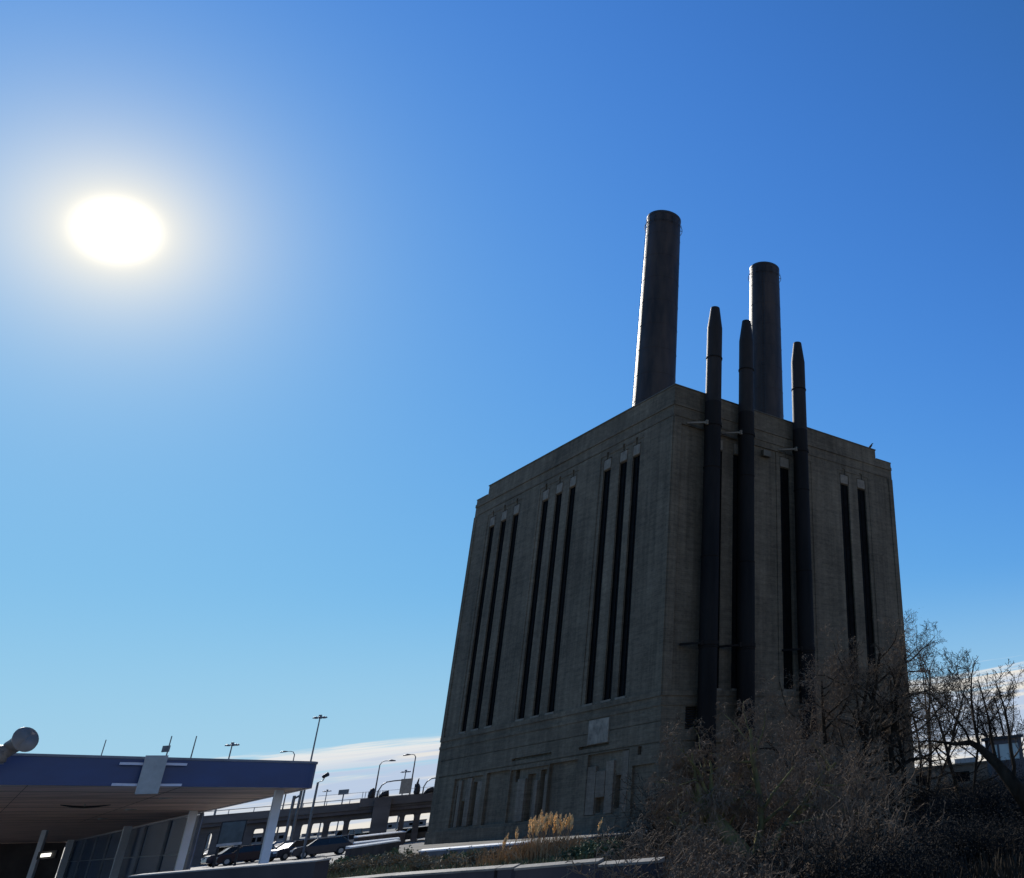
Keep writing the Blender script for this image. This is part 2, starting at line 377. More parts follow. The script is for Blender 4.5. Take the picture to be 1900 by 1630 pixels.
for face, WL in (('L', LW), ('R', RW)):
    P = (lambda a0, a1, d0, d1, z0, z1: (d0, d1, a0, a1, z0, z1)) if face == 'L' else (lambda a0, a1, d0, d1, z0, z1: (a0, a1, d0, d1, z0, z1))
    for a, b in WL:
        w = MB().box(*P(a, b, .27, .31, WZ0, WZ1)).build('window', M_glassd, PL, False)
        fr = MB()
        for k in range(1, 18):
            z = WZ0+(WZ1-WZ0)*k/18; fr.box(*P(a, b, .225, .265, z-.03, z+.03))
        fr.box(*P((a+b)/2-.03, (a+b)/2+.03, .215, .26, WZ0, WZ1)); fr.box(*P(a, a+.06, .205, .26, WZ0, WZ1)).box(*P(b-.06, b, .205, .26, WZ0, WZ1))
        fr.build('frame', M_steel, w, False)
        MB().box(*P(a+.06, b-.06, .02, .3, WZ1+.06, WZ1+1.05)).build('lintel', M_lint, PL, False, bevel=.03)
        MB().box(*P(a-.12, b+.12, -.06, .3, WZ0-.16, WZ0-.003)).build('sill', M_stone, PL, False)
# bricked-up ground-floor openings on the left face, as stepped pale infill
for a0, a1, z0, z1 in ((8.45, 9.65, 1.3, 4.75), (5.95, 7.0, 1.3, 5.0), (7.1, 8.35, 2.5, 4.35), (4.0, 4.85, 1.3, 5.55), (17.4, 18.0, 1.3, 4.35), (19.5, 20.8, 1.3, 4.6), (15.8, 16.2, 1.3, 4.7),
                       (31.5, 32.1, 1.3, 5.2), (29.5, 30.4, 1.3, 5.3), (27.4, 28.3, 1.3, 4.9)):
    MB().box(.03, .4, a0, a1, z0, z1).build('infill_panel', M_infill, PL, False)
MB().box(-.05, .1, 6.95, 9.9, 6.42, 8.25).build('wall_plaque', mat('patched_render', (.225, .185, .14), .9, .45, 1.3, bump=.3), PL, False)
MB().box(10.2, 11.1, -.3, .12, 31.0, 31.6).build('vent_box', M_cope, PL, False)
lv = MB()
for k in range(9): z = 6.65+k*.18; lv.box(2.25, 3.52, .25, .4, z, z+.08)
lv.build('vent_louver', M_black, PL, False)
# perched bird on the far end of the parapet
bp = Vector((0, 70, 0)) + Matrix.Rotation(TH, 3, 'Z') @ Vector((26.75, .3, ZT+.1))
bt = thing('bird', 'small dark bird perched at the right end of the parapet', 'bird', bp, -.5)
MB().tube([(-.36, 0, .2), (-.2, 0, .26), (0, 0, .36), (.14, 0, .5), (.2, 0, .62), (.27, 0, .68), (.4, 0, .68)], [.02, .06, .14, .12, .075, .07, .008], 8).build('body', M_black, bt, False, True)
MB().tube([(0, .05, 0), (0, .05, .3)], .015, 5).tube([(.05, -.05, 0), (.05, -.05, .3)], .015, 5).build('leg', M_black, bt, False)

def local(x, y, z=0): return PB + Matrix.Rotation(TH, 3, 'Z') @ Vector((x, y, z))
# smokestacks
def stack_profile():
    z0, z1, r0, r1 = 34.0, 65.0, 2.25, 1.95; prof = [(r0, z0)]
    n = 10
    for k in range(1, n+1):
        z = z0+(z1-z0)*k/n; r = r0+(r1-r0)*k/n
        if k < n: prof += [(r+.002, z-.04), (r+.02, z-.035), (r+.02, z+.035), (r-.002, z+.04)]
        else: prof += [(r, z)]
    return prof
st = thing('smokestack', 'taller-looking left smokestack, wide dark cylinder rising behind the near roof corner', 'smokestack', local(6.9, 13.7), 0, 'round smokestacks on the power station roof')
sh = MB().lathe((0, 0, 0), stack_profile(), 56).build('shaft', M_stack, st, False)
for p in sh.data.polygons: p.use_smooth = True
sh.modifiers.new('e', 'EDGE_SPLIT').split_angle = rad(35)
MB().lathe((0, 0, 0), [(1.95, 64.75), (1.99, 64.78), (1.99, 65.05), (1.7, 65.05), (1.7, 55)], 56).build('rim', M_stack2, st, False)
hr = MB().ring((0, 0, 63.6), 2.17, .035, 48)
for k in range(12):
    a = k*math.pi/6; hr.bar((1.93*math.cos(a), 1.93*math.sin(a), 63.6), (2.17*math.cos(a), 2.17*math.sin(a), 63.6), .05); hr.bar((2.17*math.cos(a), 2.17*math.sin(a), 63.6), (2.0*math.cos(a), 2.0*math.sin(a), 64.5), .04)
hr.build('lightning_ring', M_stack2, st, False)
ld = MB(); a = rad(205)
for sgn in (-1, 1):
    ld.tube([(2.35*math.cos(a)-sgn*.2*math.sin(a), 2.35*math.sin(a)+sgn*.2*math.cos(a), 34.5), (2.1*math.cos(a)-sgn*.2*math.sin(a), 2.1*math.sin(a)+sgn*.2*math.cos(a), 64.4)], .03, 4)
for k in range(74):
    z = 34.7+k*.4; R = 2.35-.25*(z-34.5)/30
    ld.bar((R*math.cos(a)-.2*math.sin(a), R*math.sin(a)+.2*math.cos(a), z), (R*math.cos(a)+.2*math.sin(a), R*math.sin(a)-.2*math.cos(a), z), .025)
ld.build('ladder', M_stack2, st, False)
dup(st, local(22.9, 13.7), .9, 'shorter-looking right smokestack, wide dark cylinder rising behind the middle thin pipe')

# three thin flue pipes on the right face
def flue(xc, label):
    base = local(xc, -1.0)
    t = thing('flue_pipe', label, 'flue pipe', base, TH, 'thin flue pipes up the right face of the power station')
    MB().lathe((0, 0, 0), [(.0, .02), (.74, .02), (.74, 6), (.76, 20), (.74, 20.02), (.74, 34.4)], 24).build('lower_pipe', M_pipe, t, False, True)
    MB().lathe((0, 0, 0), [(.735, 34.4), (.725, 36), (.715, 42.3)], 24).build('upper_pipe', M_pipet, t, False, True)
    MB().lathe((0, 0, 0), [(.71, 42.3), (.45, 44.45), (.43, 44.6), (.38, 44.6), (.38, 43)], 24).build('nozzle', M_pipet, t, False, True)
    for z in (12.6, 39.0, 28.0, 20.0): MB().lathe((0, 0, 0), [(.71, z-.07), (.775, z-.06), (.775, z+.06), (.71, z+.07)], 24).build('collar', M_pipe, t, False, True)
    c = MB()
    for z in (32.15, 12.9):
        MB().lathe((0, 0, 0), [(.74, z-.16), (.82, z-.15), (.82, z+.15), (.74, z+.16)], 24).build('clamp', M_pipe, t, False)
        MB().bar((-.75, -.25, z), (-2.05, 1.0, z), .16, .16).bar((-.82, -.22, z-.2), (-.82, -.22, z+.2), .22, .22).build('strut', M_strut if z > 20 else M_pipe, t, False)
        MB().bar((.75, -.1, z), (1.5, 1.0, z-.3), .12, .12).build('strut', M_pipe, t, False)
    return t
flue(3.5, 'left thin flue pipe with tapered tip, nearest the building corner')
flue(7.42, 'middle thin flue pipe with tapered tip, overlapping the right smokestack')
flue(14.45, 'right thin flue pipe with tapered tip, farthest from the building corner')

# ------------------------------------------------------------------ low walls and barriers
def long_wall(name, label, cat, p0, p1, top, w=.4, cap=.0, mw=None, mc=None, group=None, slope=.25, capw=None, prof='box', ct=.1):
    p0 = Vector((p0[0], p0[1], 0)); p1 = Vector((p1[0], p1[1], 0)); d = (p1-p0); Ln = d.length; rz = math.atan2(d.y, d.x)
    t = thing(name, label, cat, p0, rz, group)
    if prof == 'jersey':
        poly = [(-.3, 0), (-.3, .08), (-.2, .3), (-.11, top-.04), (-.08, top), (.08, top), (.11, top-.04), (.2, .3), (.3, .08), (.3, 0)]
        MB().prism(poly[::-1], lambda q: (0, q[0], q[1]), lambda q: (Ln, q[0], q[1])).build('body', mw, t, False)
        MB().box(.02, Ln-.02, -.085, .085, top+.002, top+.02).build('sunlit_top', mc, t, False)
    else:
        MB().box(0, Ln, -w/2, w/2, 0, top-ct).build('body', mw, t, False)
        cw = capw or w+.16
        MB().prism([(-cw/2, top-ct), (cw/2, top-ct), (cw/2, top-ct*.2+cw*slope), (-cw/2, top-ct*.2)], lambda q: (-.03, q[0], q[1]), lambda q: (Ln+.03, q[0], q[1])).build('coping', mc, t, False)
    return t
def g2(u, v, z): d = ray(u, v); t = (z-EYE)/d.z; return (d.x*t, d.y*t)
# near wall under the canopy
long_wall('low_wall', 'dark low wall with a pale sloping cap behind the canopy posts', 'wall', g2(255, 1623, 1.5), g2(600, 1594, 1.5), 1.5, .26, mw=mat('shaded_block', (.03, .026, .03), .9, .3, .8), mc=M_conc, slope=.03, capw=.27, ct=.03)  # wall colour darkened to stand for its face in shade
# concrete barriers
BZ = 1.0
MBAR = mat('shaded_barrier', (.04, .035, .04), .85, .3, .9, bump=.2)  # face colour darkened to imitate the shaded side of the barriers
MBT = mat('sunlit_barrier_top', (.17, .155, .13), .7, .3, 2.5, bump=.2)  # top colour lightened against the face, imitating sunlight on it
gb = 'concrete road barriers in front of the power station'
for (u0, v0, u1, v1, lab) in ((612, 1630, 735, 1618, 'concrete barrier at the left end of the row, below the tan weeds'), (738, 1618, 925, 1604.5, 'longest concrete road barrier, left of the two dark gaps'),
                              (931, 1604, 957, 1602, 'very short concrete barrier piece between the two dark gaps'), (963, 1604, 1113, 1591, 'concrete road barrier just below the golden plume reeds'), (1119, 1597, 1225, 1589, 'concrete barrier half buried under the tangled bare branches')):
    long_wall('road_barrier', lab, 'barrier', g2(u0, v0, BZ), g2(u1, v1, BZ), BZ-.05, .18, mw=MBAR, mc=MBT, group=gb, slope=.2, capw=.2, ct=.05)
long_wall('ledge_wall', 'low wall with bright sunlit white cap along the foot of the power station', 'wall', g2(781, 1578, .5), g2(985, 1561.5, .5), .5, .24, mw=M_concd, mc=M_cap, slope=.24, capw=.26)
long_wall('foundation_kerb', 'grey kerb wall under the power station beside the tangled trees', 'wall', g2(1060, 1556, .35), g2(1200, 1542, .35), .35, .2, mw=M_concd, mc=M_concd, slope=0, capw=.2)
for (u0, v0, u1, v1, z, lab, w) in ((647, 1572, 739, 1559, 1.0, 'nearest of the bright-topped slabs left of the power station', .8), (658, 1564, 740, 1555, 1.05, 'middle bright-topped slab just behind the nearest one', .8),
                                    (661, 1553, 750, 1543, 1.25, 'longer bright-topped slab above the other two', 1.1), (767, 1538, 789, 1535, 1.3, 'short bright-topped slab touching the building edge', 1.1)):
    long_wall('loading_ledge', lab, 'loading ledge', g2(u0, v0, z), g2(u1, v1, z), z, w*.34, mw=mat('ledge_body_concrete', (.07, .06, .055), .9, .4, .8), mc=M_cap, group='bright concrete ledges left of the power station', capw=w*.4, slope=.24)  # ledge bodies much darker than their caps

# ------------------------------------------------------------------ canopy
D0 = 32.0
K = at(583, 1461, D0); KZ = K.z
e1 = Vector((-math.sin(rad(60)), -math.cos(rad(60)), 0)); e2 = Vector((-math.sin(rad(30)), math.cos(rad(30)), 0))
RISE = .083; TK = .66
CT = thing('canopy', 'flat roofed canopy with deep blue fascia, brown soffit and white square posts', 'canopy', (K.x, K.y, 0))
def cp(a, b, dz): p = K+e1*a+e2*b; return Vector((p.x, p.y, KZ+RISE*a+dz))
LA, LB = 15.0, 86.0
def cslab(a0, a1, b0, b1, z0, z1): return MB().quadbox([cp(a0,b0,z0),cp(a0,b1,z0),cp(a1,b1,z0),cp(a1,b0,z0),cp(a0,b0,z1),cp(a0,b1,z1),cp(a1,b1,z1),cp(a1,b0,z1)])
cslab(.12, LA, .12, LB, 0, .1).build('soffit', M_soff, CT)
jn = MB()
for k in range(1, 10):
    jn.bar(cp(.14, k*3.1, -.004), cp(LA, k*3.1, -.004), .012, .008)
for k in range(1, 5): jn.bar(cp(k*3.0, .14, -.005), cp(k*3.0, 28, -.005), .012, .01)
jn.build('panel_joints', M_cope, CT)
for a, b in ((2.6, 6), (2.6, 14), (2.6, 23), (6.8, 9)):
    p = cp(a, b, -.03); MB().tube([p, p+Vector((0, 0, .06))], .17, 16).build('downlight', M_galv, CT)
cslab(.12, LA, .12, LB, .12, TK-.05).build('roof', M_trim, CT)
# fascia, rounded at the corner
fz = MB()
path = [(LA, 0)]+[(.28-.28*math.sin(t), .28-.28*math.cos(t)) for t in [i*math.pi/12 for i in range(7)]]+[(0, LB)]
def offs(a, b, o): return (max(a, o), max(b, o))
inner = [(LA, .11)]+[(.28-.17*math.sin(t), .28-.17*math.cos(t)) for t in [i*math.pi/12 for i in range(7)]]+[(.11, LB)]
for i in range(len(path)-1):
    (a0, b0), (a1, b1) = path[i], path[i+1]; (c0, d0), (c1, d1) = inner[i], inner[i+1]
    fz.quadbox([cp(a0,b0,-.02),cp(a1,b1,-.02),cp(c1,d1,-.02),cp(c0,d0,-.02),cp(a0,b0,TK-.04),cp(a1,b1,TK-.04),cp(c1,d1,TK-.04),cp(c0,d0,TK-.04)])
sheet('bounce_sheet', [cp(-1.5, -14, 0).xy, cp(34, -14, 0).xy, cp(34, 95, 0).xy, cp(-1.5, 95, 0).xy], .008, mat('bounce_concrete', (.42, .38, .32), .8, .2, .5, bump=.2))  # pale sheet added to bounce light up onto the soffit
fa = fz.build('fascia', M_blue, CT)
tz = MB()
for i in range(len(path)-1):
    (a0, b0), (a1, b1) = path[i], path[i+1]; (c0, d0), (c1, d1) = inner[i], inner[i+1]
    for z0, z1 in ((TK-.038, TK+.02),):
        tz.quadbox([cp(a0-.02,b0-.02,z0),cp(a1-.02,b1-.02,z0),cp(c1,d1,z0),cp(c0,d0,z0),cp(a0-.02,b0-.02,z1),cp(a1-.02,b1-.02,z1),cp(c1,d1,z1),cp(c0,d0,z1)])
tz.build('edge_trim', M_trim, CT)
def side_at(u, v, off):      # where the view azimuth through (u, v) meets the line `off` metres inside the side edge
    d = ray(u, v); o = K+e1*off
    den = d.x*e2.y-d.y*e2.x; b = (o.x*d.y-o.y*d.x)/den
    return -b if False else (d.y*o.x-d.x*o.y)/(d.x*e2.y-d.y*e2.x)
for u in (517, 357, 236, 130):
    v = {517: 1475, 357: 1515, 236: 1540, 130: 1565}[u]
    b = side_at(u, v, .5); p = cp(.5, b, 0); w = {517: .105, 357: .12, 236: .16, 130: .18}[u]
    MB().quadbox([p+e1*x+e2*y-Vector((0,0,p.z)) for x, y in ((-w,-w),(w,-w),(w,w),(-w,w))]+[p+e1*x+e2*y+Vector((0,0,.03)) for x, y in ((-w,-w),(w,-w),(w,w),(-w,w))]).build('post', M_white, CT)
b2_ = side_at(357, 1515, .5)
sg = thing('glazed_hall', 'dark blue glass wall panels under the canopy behind the white posts', 'building', (K.x, K.y, 0))
def gw(a0, a1, b0, b1, z0, dz): return MB().quadbox([Vector((*cp(a,b,0).xy, z0)) for a, b in ((a0,b0),(a0,b1),(a1,b1),(a1,b0))]+[cp(a,b,dz) for a, b in ((a0,b0),(a0,b1),(a1,b1),(a1,b0))])
BB = 76.0
gp = gw(.06, .1, b2_+.5, BB, .5, -.1).build('glass_panel', M_glassb, sg)
gw(.0, .2, b2_+.4, BB, 0, -KZ+.5).build('plinth', M_conc, sg)
mu = MB()
for k in range(9):
    b = b2_+.5+k*(BB-b2_-.5)/8; p0 = cp(.14, b, 0); mu.bar((p0.x, p0.y, .5), (p0.x, p0.y, p0.z-.05), .1)
mu.bar(cp(.14, b2_+.5, -.07), cp(.14, BB, -.07), .06, .05).bar(cp(.14, b2_+.5, -1.5), cp(.14, BB, -1.5), .06, .05)
mu.build('mullions', M_trim, sg)
gw(.25, LA, BB, BB+.3, 0, -.02).build('rear_wall', M_wallb, sg)
for k, (a, b) in enumerate(((3.5, 40), (5.6, 40), (7.8, 36))):
    p = cp(a, b, 0); MB().bar((p.x, p.y, 0), p, .22).build('inner_post', M_white, sg)
# hanging soffit lamp and lit tube
def soffit_at(u, v):
    d = ray(u, v); n_ = Vector((e1.x*-RISE, e1.y*-RISE, 1)); t = (Vector((K.x, K.y, KZ))-Vector((0, 0, EYE))).dot(n_)/d.dot(n_); p = Vector((0, 0, EYE))+d*t-K
    return p.x*e1.x+p.y*e1.y, p.x*e2.x+p.y*e2.y
front_lamp = soffit_at(158, 1492)
lp = thing('soffit_lamp', 'thin dark strip lamp hanging from the canopy soffit', 'lamp', (K.x, K.y, 0))
a_, b_ = front_lamp
MB().tube([cp(a_-.65, b_, -.03), cp(a_-.3, b_, -.08), cp(a_, b_, -.1), cp(a_+.3, b_, -.08), cp(a_+.6, b_, -.03)], [.012, .03, .035, .03, .012], 8).build('housing', M_black, lp)
MB().tube([cp(a_, b_, -.14), cp(a_, b_, 0)], .02, 6).build('bracket', M_galv, lp)
lf = thing('wall_lamp', 'small glowing lamp deep under the canopy', 'lamp', (K.x, K.y, 0))
me_ = bpy.data.materials.new('lit_lamp'); me_.use_nodes = True; q_ = me_.node_tree.nodes['Principled BSDF']; q_.inputs['Emission Color'].default_value = (1, .97, .85, 1); q_.inputs['Emission Strength'].default_value = 2.2
pl = at(85, 1587, 52)
MB().box(pl.x-.14, pl.x+.14, pl.y-.05, pl.y+.05, pl.z-.06, pl.z+.06).build('lens', me_, lf)
MB().box(pl.x-.3, pl.x+.3, pl.y+.052, pl.y+.2, pl.z-.14, pl.z+.14).build('housing', M_black, lf)
# sign panel hung on rails in front of the fascia
sp = thing('sign_board', 'blank pale grey upright board on four rails across the blue canopy fascia', 'sign board', (K.x, K.y, 0))
def front_at(u, v, off):     # point on the fascia plane moved `off` metres outward
    d = ray(u, v); o = K-e2*off; n_ = e2
    t = (o-Vector((0, 0, EYE))).dot(n_)/d.dot(n_); return Vector((0, 0, EYE))+d*t
A_, B_, C_, D_ = front_at(271, 1402, .2), front_at(313, 1402, .2), front_at(293, 1473, .2), front_at(250, 1474, .2)
MB().quadbox([D_+e2*.06, C_+e2*.06, C_-e2*0, D_-e2*0, A_+e2*.06, B_+e2*.06, B_, A_]).build('board', M_panel, sp)
for (u0, v0, u1, v1) in ((222, 1417, 272, 1418), (305, 1418, 347, 1419), (207, 1456, 262, 1457), (295, 1457, 337, 1457)):
    MB().bar(front_at(u0, v0, .09), front_at(u1, v1, .09), .05, .06).build('rail', M_rod, sp)
# twin horn loudspeaker on the roof edge
hp = at(-8, 1407, 30.3)
hn = thing('horn_loudspeaker', 'grey twin horn loudspeaker standing on the canopy roof', 'loudspeaker', hp)
ex = Vector((math.cos(rad(28)), math.sin(rad(28)), 0)); ez = Vector((0, 0, 1)); ey = Vector((math.sin(rad(28)), -math.cos(rad(28)), 0))
def horn(sgn, off):
    c0 = ex*(off+sgn*.02)+ez*.24; d = (ex*sgn*.66+ez*.34+ey*.75).normalized()
    pts = [c0+d*t for t in (0, .12, .24, .33, .38)]; rs = [.13, .15, .19, .26, .3]
    mb_ = MB().tube(pts, rs, 24, cap=False).tube([pts[-1], pts[-1]+d*.03, pts[-1]+d*.012, pts[-3], pts[-4]], [.3, .285, .25, .14, .06], 24, cap=False)
    return mb_
HM = mat('grey_horn', (.22, .185, .16), .5, .2, 3)
for sgn in (-1, 1):
    c0 = ex*sgn*.15+ez*.24; d = (ex*sgn*.66+ez*.34+ey*.75).normalized()
    MB().tube([c0+d*.2, c0+d*.375], [.1, .19], 20).build('throat_shade', M_black, hn, False, True)  # black plug standing in for the shade inside the horn mouth
horn(1, .13).build('horn', HM, hn, False, True); horn(-1, -.13).build('horn', HM, hn, False, True)
MB().tube([ex*.28+ez*.27, ex*.1+ez*.12, ex*-.1+ez*.12, ex*-.28+ez*.27], [.15, .17, .17, .15], 12).tube([ez*-.1, ez*.14], .2, 12).build('bracket', HM, hn, False, True)
MB().box(-.12, .12, -.12, .12, -.14, -.05).build('base', M_trim, hn, False)
# thin poles standing behind the canopy
def thin_pole(u0, v0, D, label, extra=False):
    t = at(u0, v0, D); q = thing('antenna_pole', label, 'pole', (t.x, t.y, 0))
    MB().tube([(0, 0, 0), (0, 0, t.z)], [.12, .05], 6).build('mast', M_pole, q, False)
    if extra:
        MB().box(-.5, .1, -.1, .1, t.z-1.5, t.z-.9).tube([(0, 0, t.z-3.4), (.14, 0, t.z-2.6), (0, 0, t.z-1.9)], .1, 6).build('fitting', M_pole, q, False)
thin_pole(197, 1373, 150, 'faint thin pole left of the grey sign board')
thin_pole(319, 1366, 120, 'thin pole with small fittings near its tip, rising above the grey board', True)
thin_pole(365, 1366, 120, 'plain thin pole right of the pole with fittings')

M_ovr = mat('overpass_concrete', (.14, .122, .112), .9, .35, .5, (.4, .4, 1.5), bump=.2)
M_ovr2 = mat('girder_concrete', (.14, .12, .115), .85, .3, .5)
# ------------------------------------------------------------------ overpass
BD = 125.0; ba = rad(-16)
bn = Vector((math.sin(ba), math.cos(ba), 0)); bx = Vector((math.cos(ba), -math.sin(ba), 0)); b0 = bn*BD
OV = thing('overpass', 'dark elevated highway overpass on round-cornered columns behind the canopy', 'bridge', (b0.x, b0.y, 0))
def bp_(x, y, z): p = b0+bx*x+bn*y; return Vector((p.x, p.y, z))
def bslab(x0, x1, y0, y1, z0, z1): return MB().quadbox([bp_(x0,y0,z0),bp_(x1,y0,z0),bp_(x1,y1,z0),bp_(x0,y1,z0),bp_(x0,y0,z1),bp_(x1,y0,z1),bp_(x1,y1,z1),bp_(x0,y1,z1)])
def bx_at(u, v):             # x on the bridge front for a view azimuth
    d = ray(u, v); t = BD/(d.x*bn.x+d.y*bn.y); p = Vector((d.x*t, d.y*t, 0)); return (p-b0).dot(bx), EYE+d.z*t
x_l = bx_at(20, 1500)[0]-20; x_r = bx_at(900, 1480)[0]
zt_ = bx_at(640, 1492)[1]; zb_ = bx_at(640, 1522)[1]
bslab(x_l, x_r, .3, 11, zb_+.75, zt_-.5).build('deck', M_ovr, OV)
bslab(x_l, x_r, -.2, .2, zt_-.75, zt_).build('parapet', M_ovr, OV)
bslab(x_l, x_r, .0, .35, zb_+.55, zb_+.95).build('girder', M_ovr2, OV)
bslab(x_l, x_r, .6, 10.6, zb_+.0, zb_+.7).build('crossbeam', M_ovr, OV)
x_s = bx_at(668, 1486)[0]
bslab(x_s, x_r, -.5, -.22, zt_-.5, zt_+.35).build('parapet', M_ovr, OV)
for (u, w) in ((300, .8), (372, .8), (398, .8), (455, 1.0), (492, .8), (545, .9), (570, .35), (600, .6), (637, .55), (740, .5), (768, .6), (800, .6)):
    x, _ = bx_at(u, 1560)
    # flared, round-cornered column head
    poly = [(-w/2, 0), (w/2, 0), (w/2, zb_-.3), (w/2+.05, zb_-.12), (w/2+.2, zb_+.0), (-w/2-.2, zb_+.0), (-w/2-.05, zb_-.12), (-w/2, zb_-.3)]
    MB().prism(poly, lambda q: bp_(x+q[0], .7, q[1]), lambda q: bp_(x+q[0], 1.6, q[1])).build('column', M_ovr, OV)
xp, _ = bx_at(703, 1540)
bslab(xp-.95, xp+.75, -.9, -.52, 0, zt_+.2).build('column', M_ovr, OV)
rl = MB()
n_ = int((x_r-x_l)/2.2)
for k in range(n_): x = x_l+k*2.2; rl.bar(bp_(x, 0, zt_), bp_(x, 0, zt_+.42), .06)
rl.bar(bp_(x_l, 0, zt_+.4), bp_(x_r, 0, zt_+.4), .07).bar(bp_(bx_at(590, 1480)[0], .1, zt_+1.05), bp_(x_r, .1, zt_+1.05), .035)
for k in range(8): x = bx_at(672, 1480)[0]+k*.28; rl.bar(bp_(x, .1, zt_), bp_(x, .1, zt_+1.1), .05)
rl.build('railing', M_galv, OV)
bslab(x_l, x_r, 10.8, 11.2, zt_-.6, zt_-.1).build('parapet', M_ovr, OV)

# gantry arms with sign and floodlights on the overpass
def gantry(u, label, panel):
    x, _ = bx_at(u, 1480); p = bp_(x, -.1, 0); t = thing('sign_gantry', label, 'sign gantry', (p.x, p.y, zt_+.3), ba*-1)
    MB().tube([(0, 0, -.3), (0, 0, .8), (.25, 0, 1.35), (.7, 0, 1.65), (1.4, 0, 1.72), (3.3, 0, 1.75)], .07, 8).build('curved_arm', M_pole, t, False, True)
    if panel:
        MB().box(2.15, 3.35, -.06, .04, .25, 1.85).build('sign_back', mat('tan_sign_back', (.36, .33, .28), .7, .15, 3), t, False)
    MB().tube([(.15, 0, .1), (.5, 0, .35), (1.1, 0, .45)], [.1, .3, .34], 10).build('floodlight', M_black, t, False, True)
    MB().tube([(-.6, 0, -.2), (-.65, 0, .35), (-.6, 0, .95), (-.5, 0, 1.1)], [.22, .36, .26, .08], 10).build('floodlight', M_black, t, False, True)
gantry(700, 'curved gantry arm holding a tan sign back on the overpass', True)
gantry(783, 'curved gantry arm and dark floodlights at the building edge', False)
pq = bp_(bx_at(772, 1470)[0], 0, zt_)
tk = thing('crossing_signal', 'dark upright signal head beside the right gantry arm', 'signal', pq)
MB().tube([(0, 0, 0), (0, 0, 1.0)], .06, 6).build('post', M_black, tk, False)
MB().box(-.22, .22, -.15, .15, .7, 1.5).tube([(0, 0, 1.5), (.1, 0, 2.1)], [.16, .05], 6).build('head', M_black, tk, False)

# ------------------------------------------------------------------ light poles
def high_mast(u0, v0, D, label, sc=1.0):
    t = at(u0, v0, D); q = thing('high_mast_light', label, 'light mast', (t.x, t.y, 0), .2, 'high mast lights around the highway')
    h = t.z
    MB().tube([(0, 0, 0), (0, 0, h*.5), (0, 0, h)], [.3*sc, .22*sc, .14*sc], 8).build('pole', M_pole, q, False)
    MB().lathe((0, 0, 0), [(.05, h+.6*sc), (.35*sc, h+.55*sc), (.4*sc, h), (.1, h-.05)], 12).build('head_cap', M_pole, q, False)
    hd = MB().ring((0, 0, h-.1*sc), 1.0*sc, .07*sc, 20)
    for k in range(4): a = k*math.pi/2; hd.bar((0, 0, h+.1*sc), (math.cos(a)*1.0*sc, math.sin(a)*1.0*sc, h-.08*sc), .09*sc)
    hd.build('ring', M_pole, q, False)
    for k in range(8):
        a = k*math.pi/4; c = (math.cos(a)*1.25*sc, math.sin(a)*1.25*sc)
        MB().lathe((c[0], c[1], h-.3*sc), [(.05*sc, .42*sc), (.3*sc, .3*sc), (.42*sc, .02), (.0, 0)], 8).build('luminaire', M_pole, q, False)
high_mast(594, 1331, 210, 'tallest high mast light, rising above the right end of the canopy', .75)
high_mast(431, 1382, 230, 'high mast light standing just above the middle of the canopy roof', .75)
high_mast(753, 1432, 300, 'distant high mast light left of the power station edge', .8)
high_mast(607, 1468, 420, 'small far high mast light above the overpass railing', .9)
high_mast(1712, 1244, 120, 'high mast light seen through the bare tree right of the power station', .55)
def cobra(u0, v0, D, arm, label, base=0.0):
    t = at(u0, v0, D); s_ = 1 if arm > 0 else -1; A = abs(arm)
    q = thing('street_lamp', label, 'street lamp', (t.x, t.y, base), -ba, 'curved arm street lamps along the highway')
    h = t.z-base
    MB().tube([(0, 0, 0), (0, 0, h-A*.5), (s_*A*.25, 0, h-A*.1), (s_*A*.6, 0, h), (s_*A, 0, h)], [.1, .06, .045, .04, .035], 8).build('pole', M_pole, q, False, True)
    MB().tube([(s_*A*.9, 0, h), (s_*(A+.35), 0, h+.02), (s_*(A+.8), 0, h-.05)], [.04, .11, .05], 8).build('lamp_head', M_pole, q, False, True)
cobra(706, 1413, 128, .8, 'street lamp with its curved arm bending right, left of the gantry', zt_-.4)
cobra(772, 1400, 128, -.6, 'street lamp with its short arm to the left, near the building edge', zt_-.4)
cobra(548, 1394, 150, -.9, 'street lamp peeking over the right half of the canopy roof')
# single flood lamp post in front of the overpass
t = at(590, 1452, 100); q = thing('flood_lamp_post', 'tall flood lamp post just right of the canopy corner', 'lamp post', (t.x, t.y, 0))
MB().tube([(0, 0, 0), (0, 0, t.z), (.35, 0, t.z+.1), (.5, 0, t.z+.45)], [.12, .09, .045, .04], 8).build('pole', M_pole, q, False)
MB().tube([(.3, 0, t.z+.42), (.72, -.1, t.z+.62)], [.14, .19], 8).build('lamp_head', M_black, q, False)
t = at(638, 1472, 170); q = thing('flood_lamp_post', 'short far lamp post with square head above the overpass', 'lamp post', (t.x, t.y, 0))
MB().tube([(0, 0, 0), (0, 0, t.z)], .1, 6).build('pole', M_pole, q, False)
MB().box(-.7, .6, -.2, .2, t.z-.2, t.z+.5).build('lamp_head', M_pole, q, False)
t = at(559, 1470, 118); q = thing('utility_post', 'dark twin post between overpass and canopy corner', 'post', (t.x, t.y, 0))
MB().tube([(0, 0, 0), (0, 0, t.z+.3)], .14, 6).build('post', M_pole, q, False)
MB().tube([(-.55, 0, 0), (-.55, 0, t.z-.3)], .16, 6).tube([(-.55, 0, t.z-.6), (0, 0, t.z-.3)], .1, 6).build('side_post', M_pole, q, False)

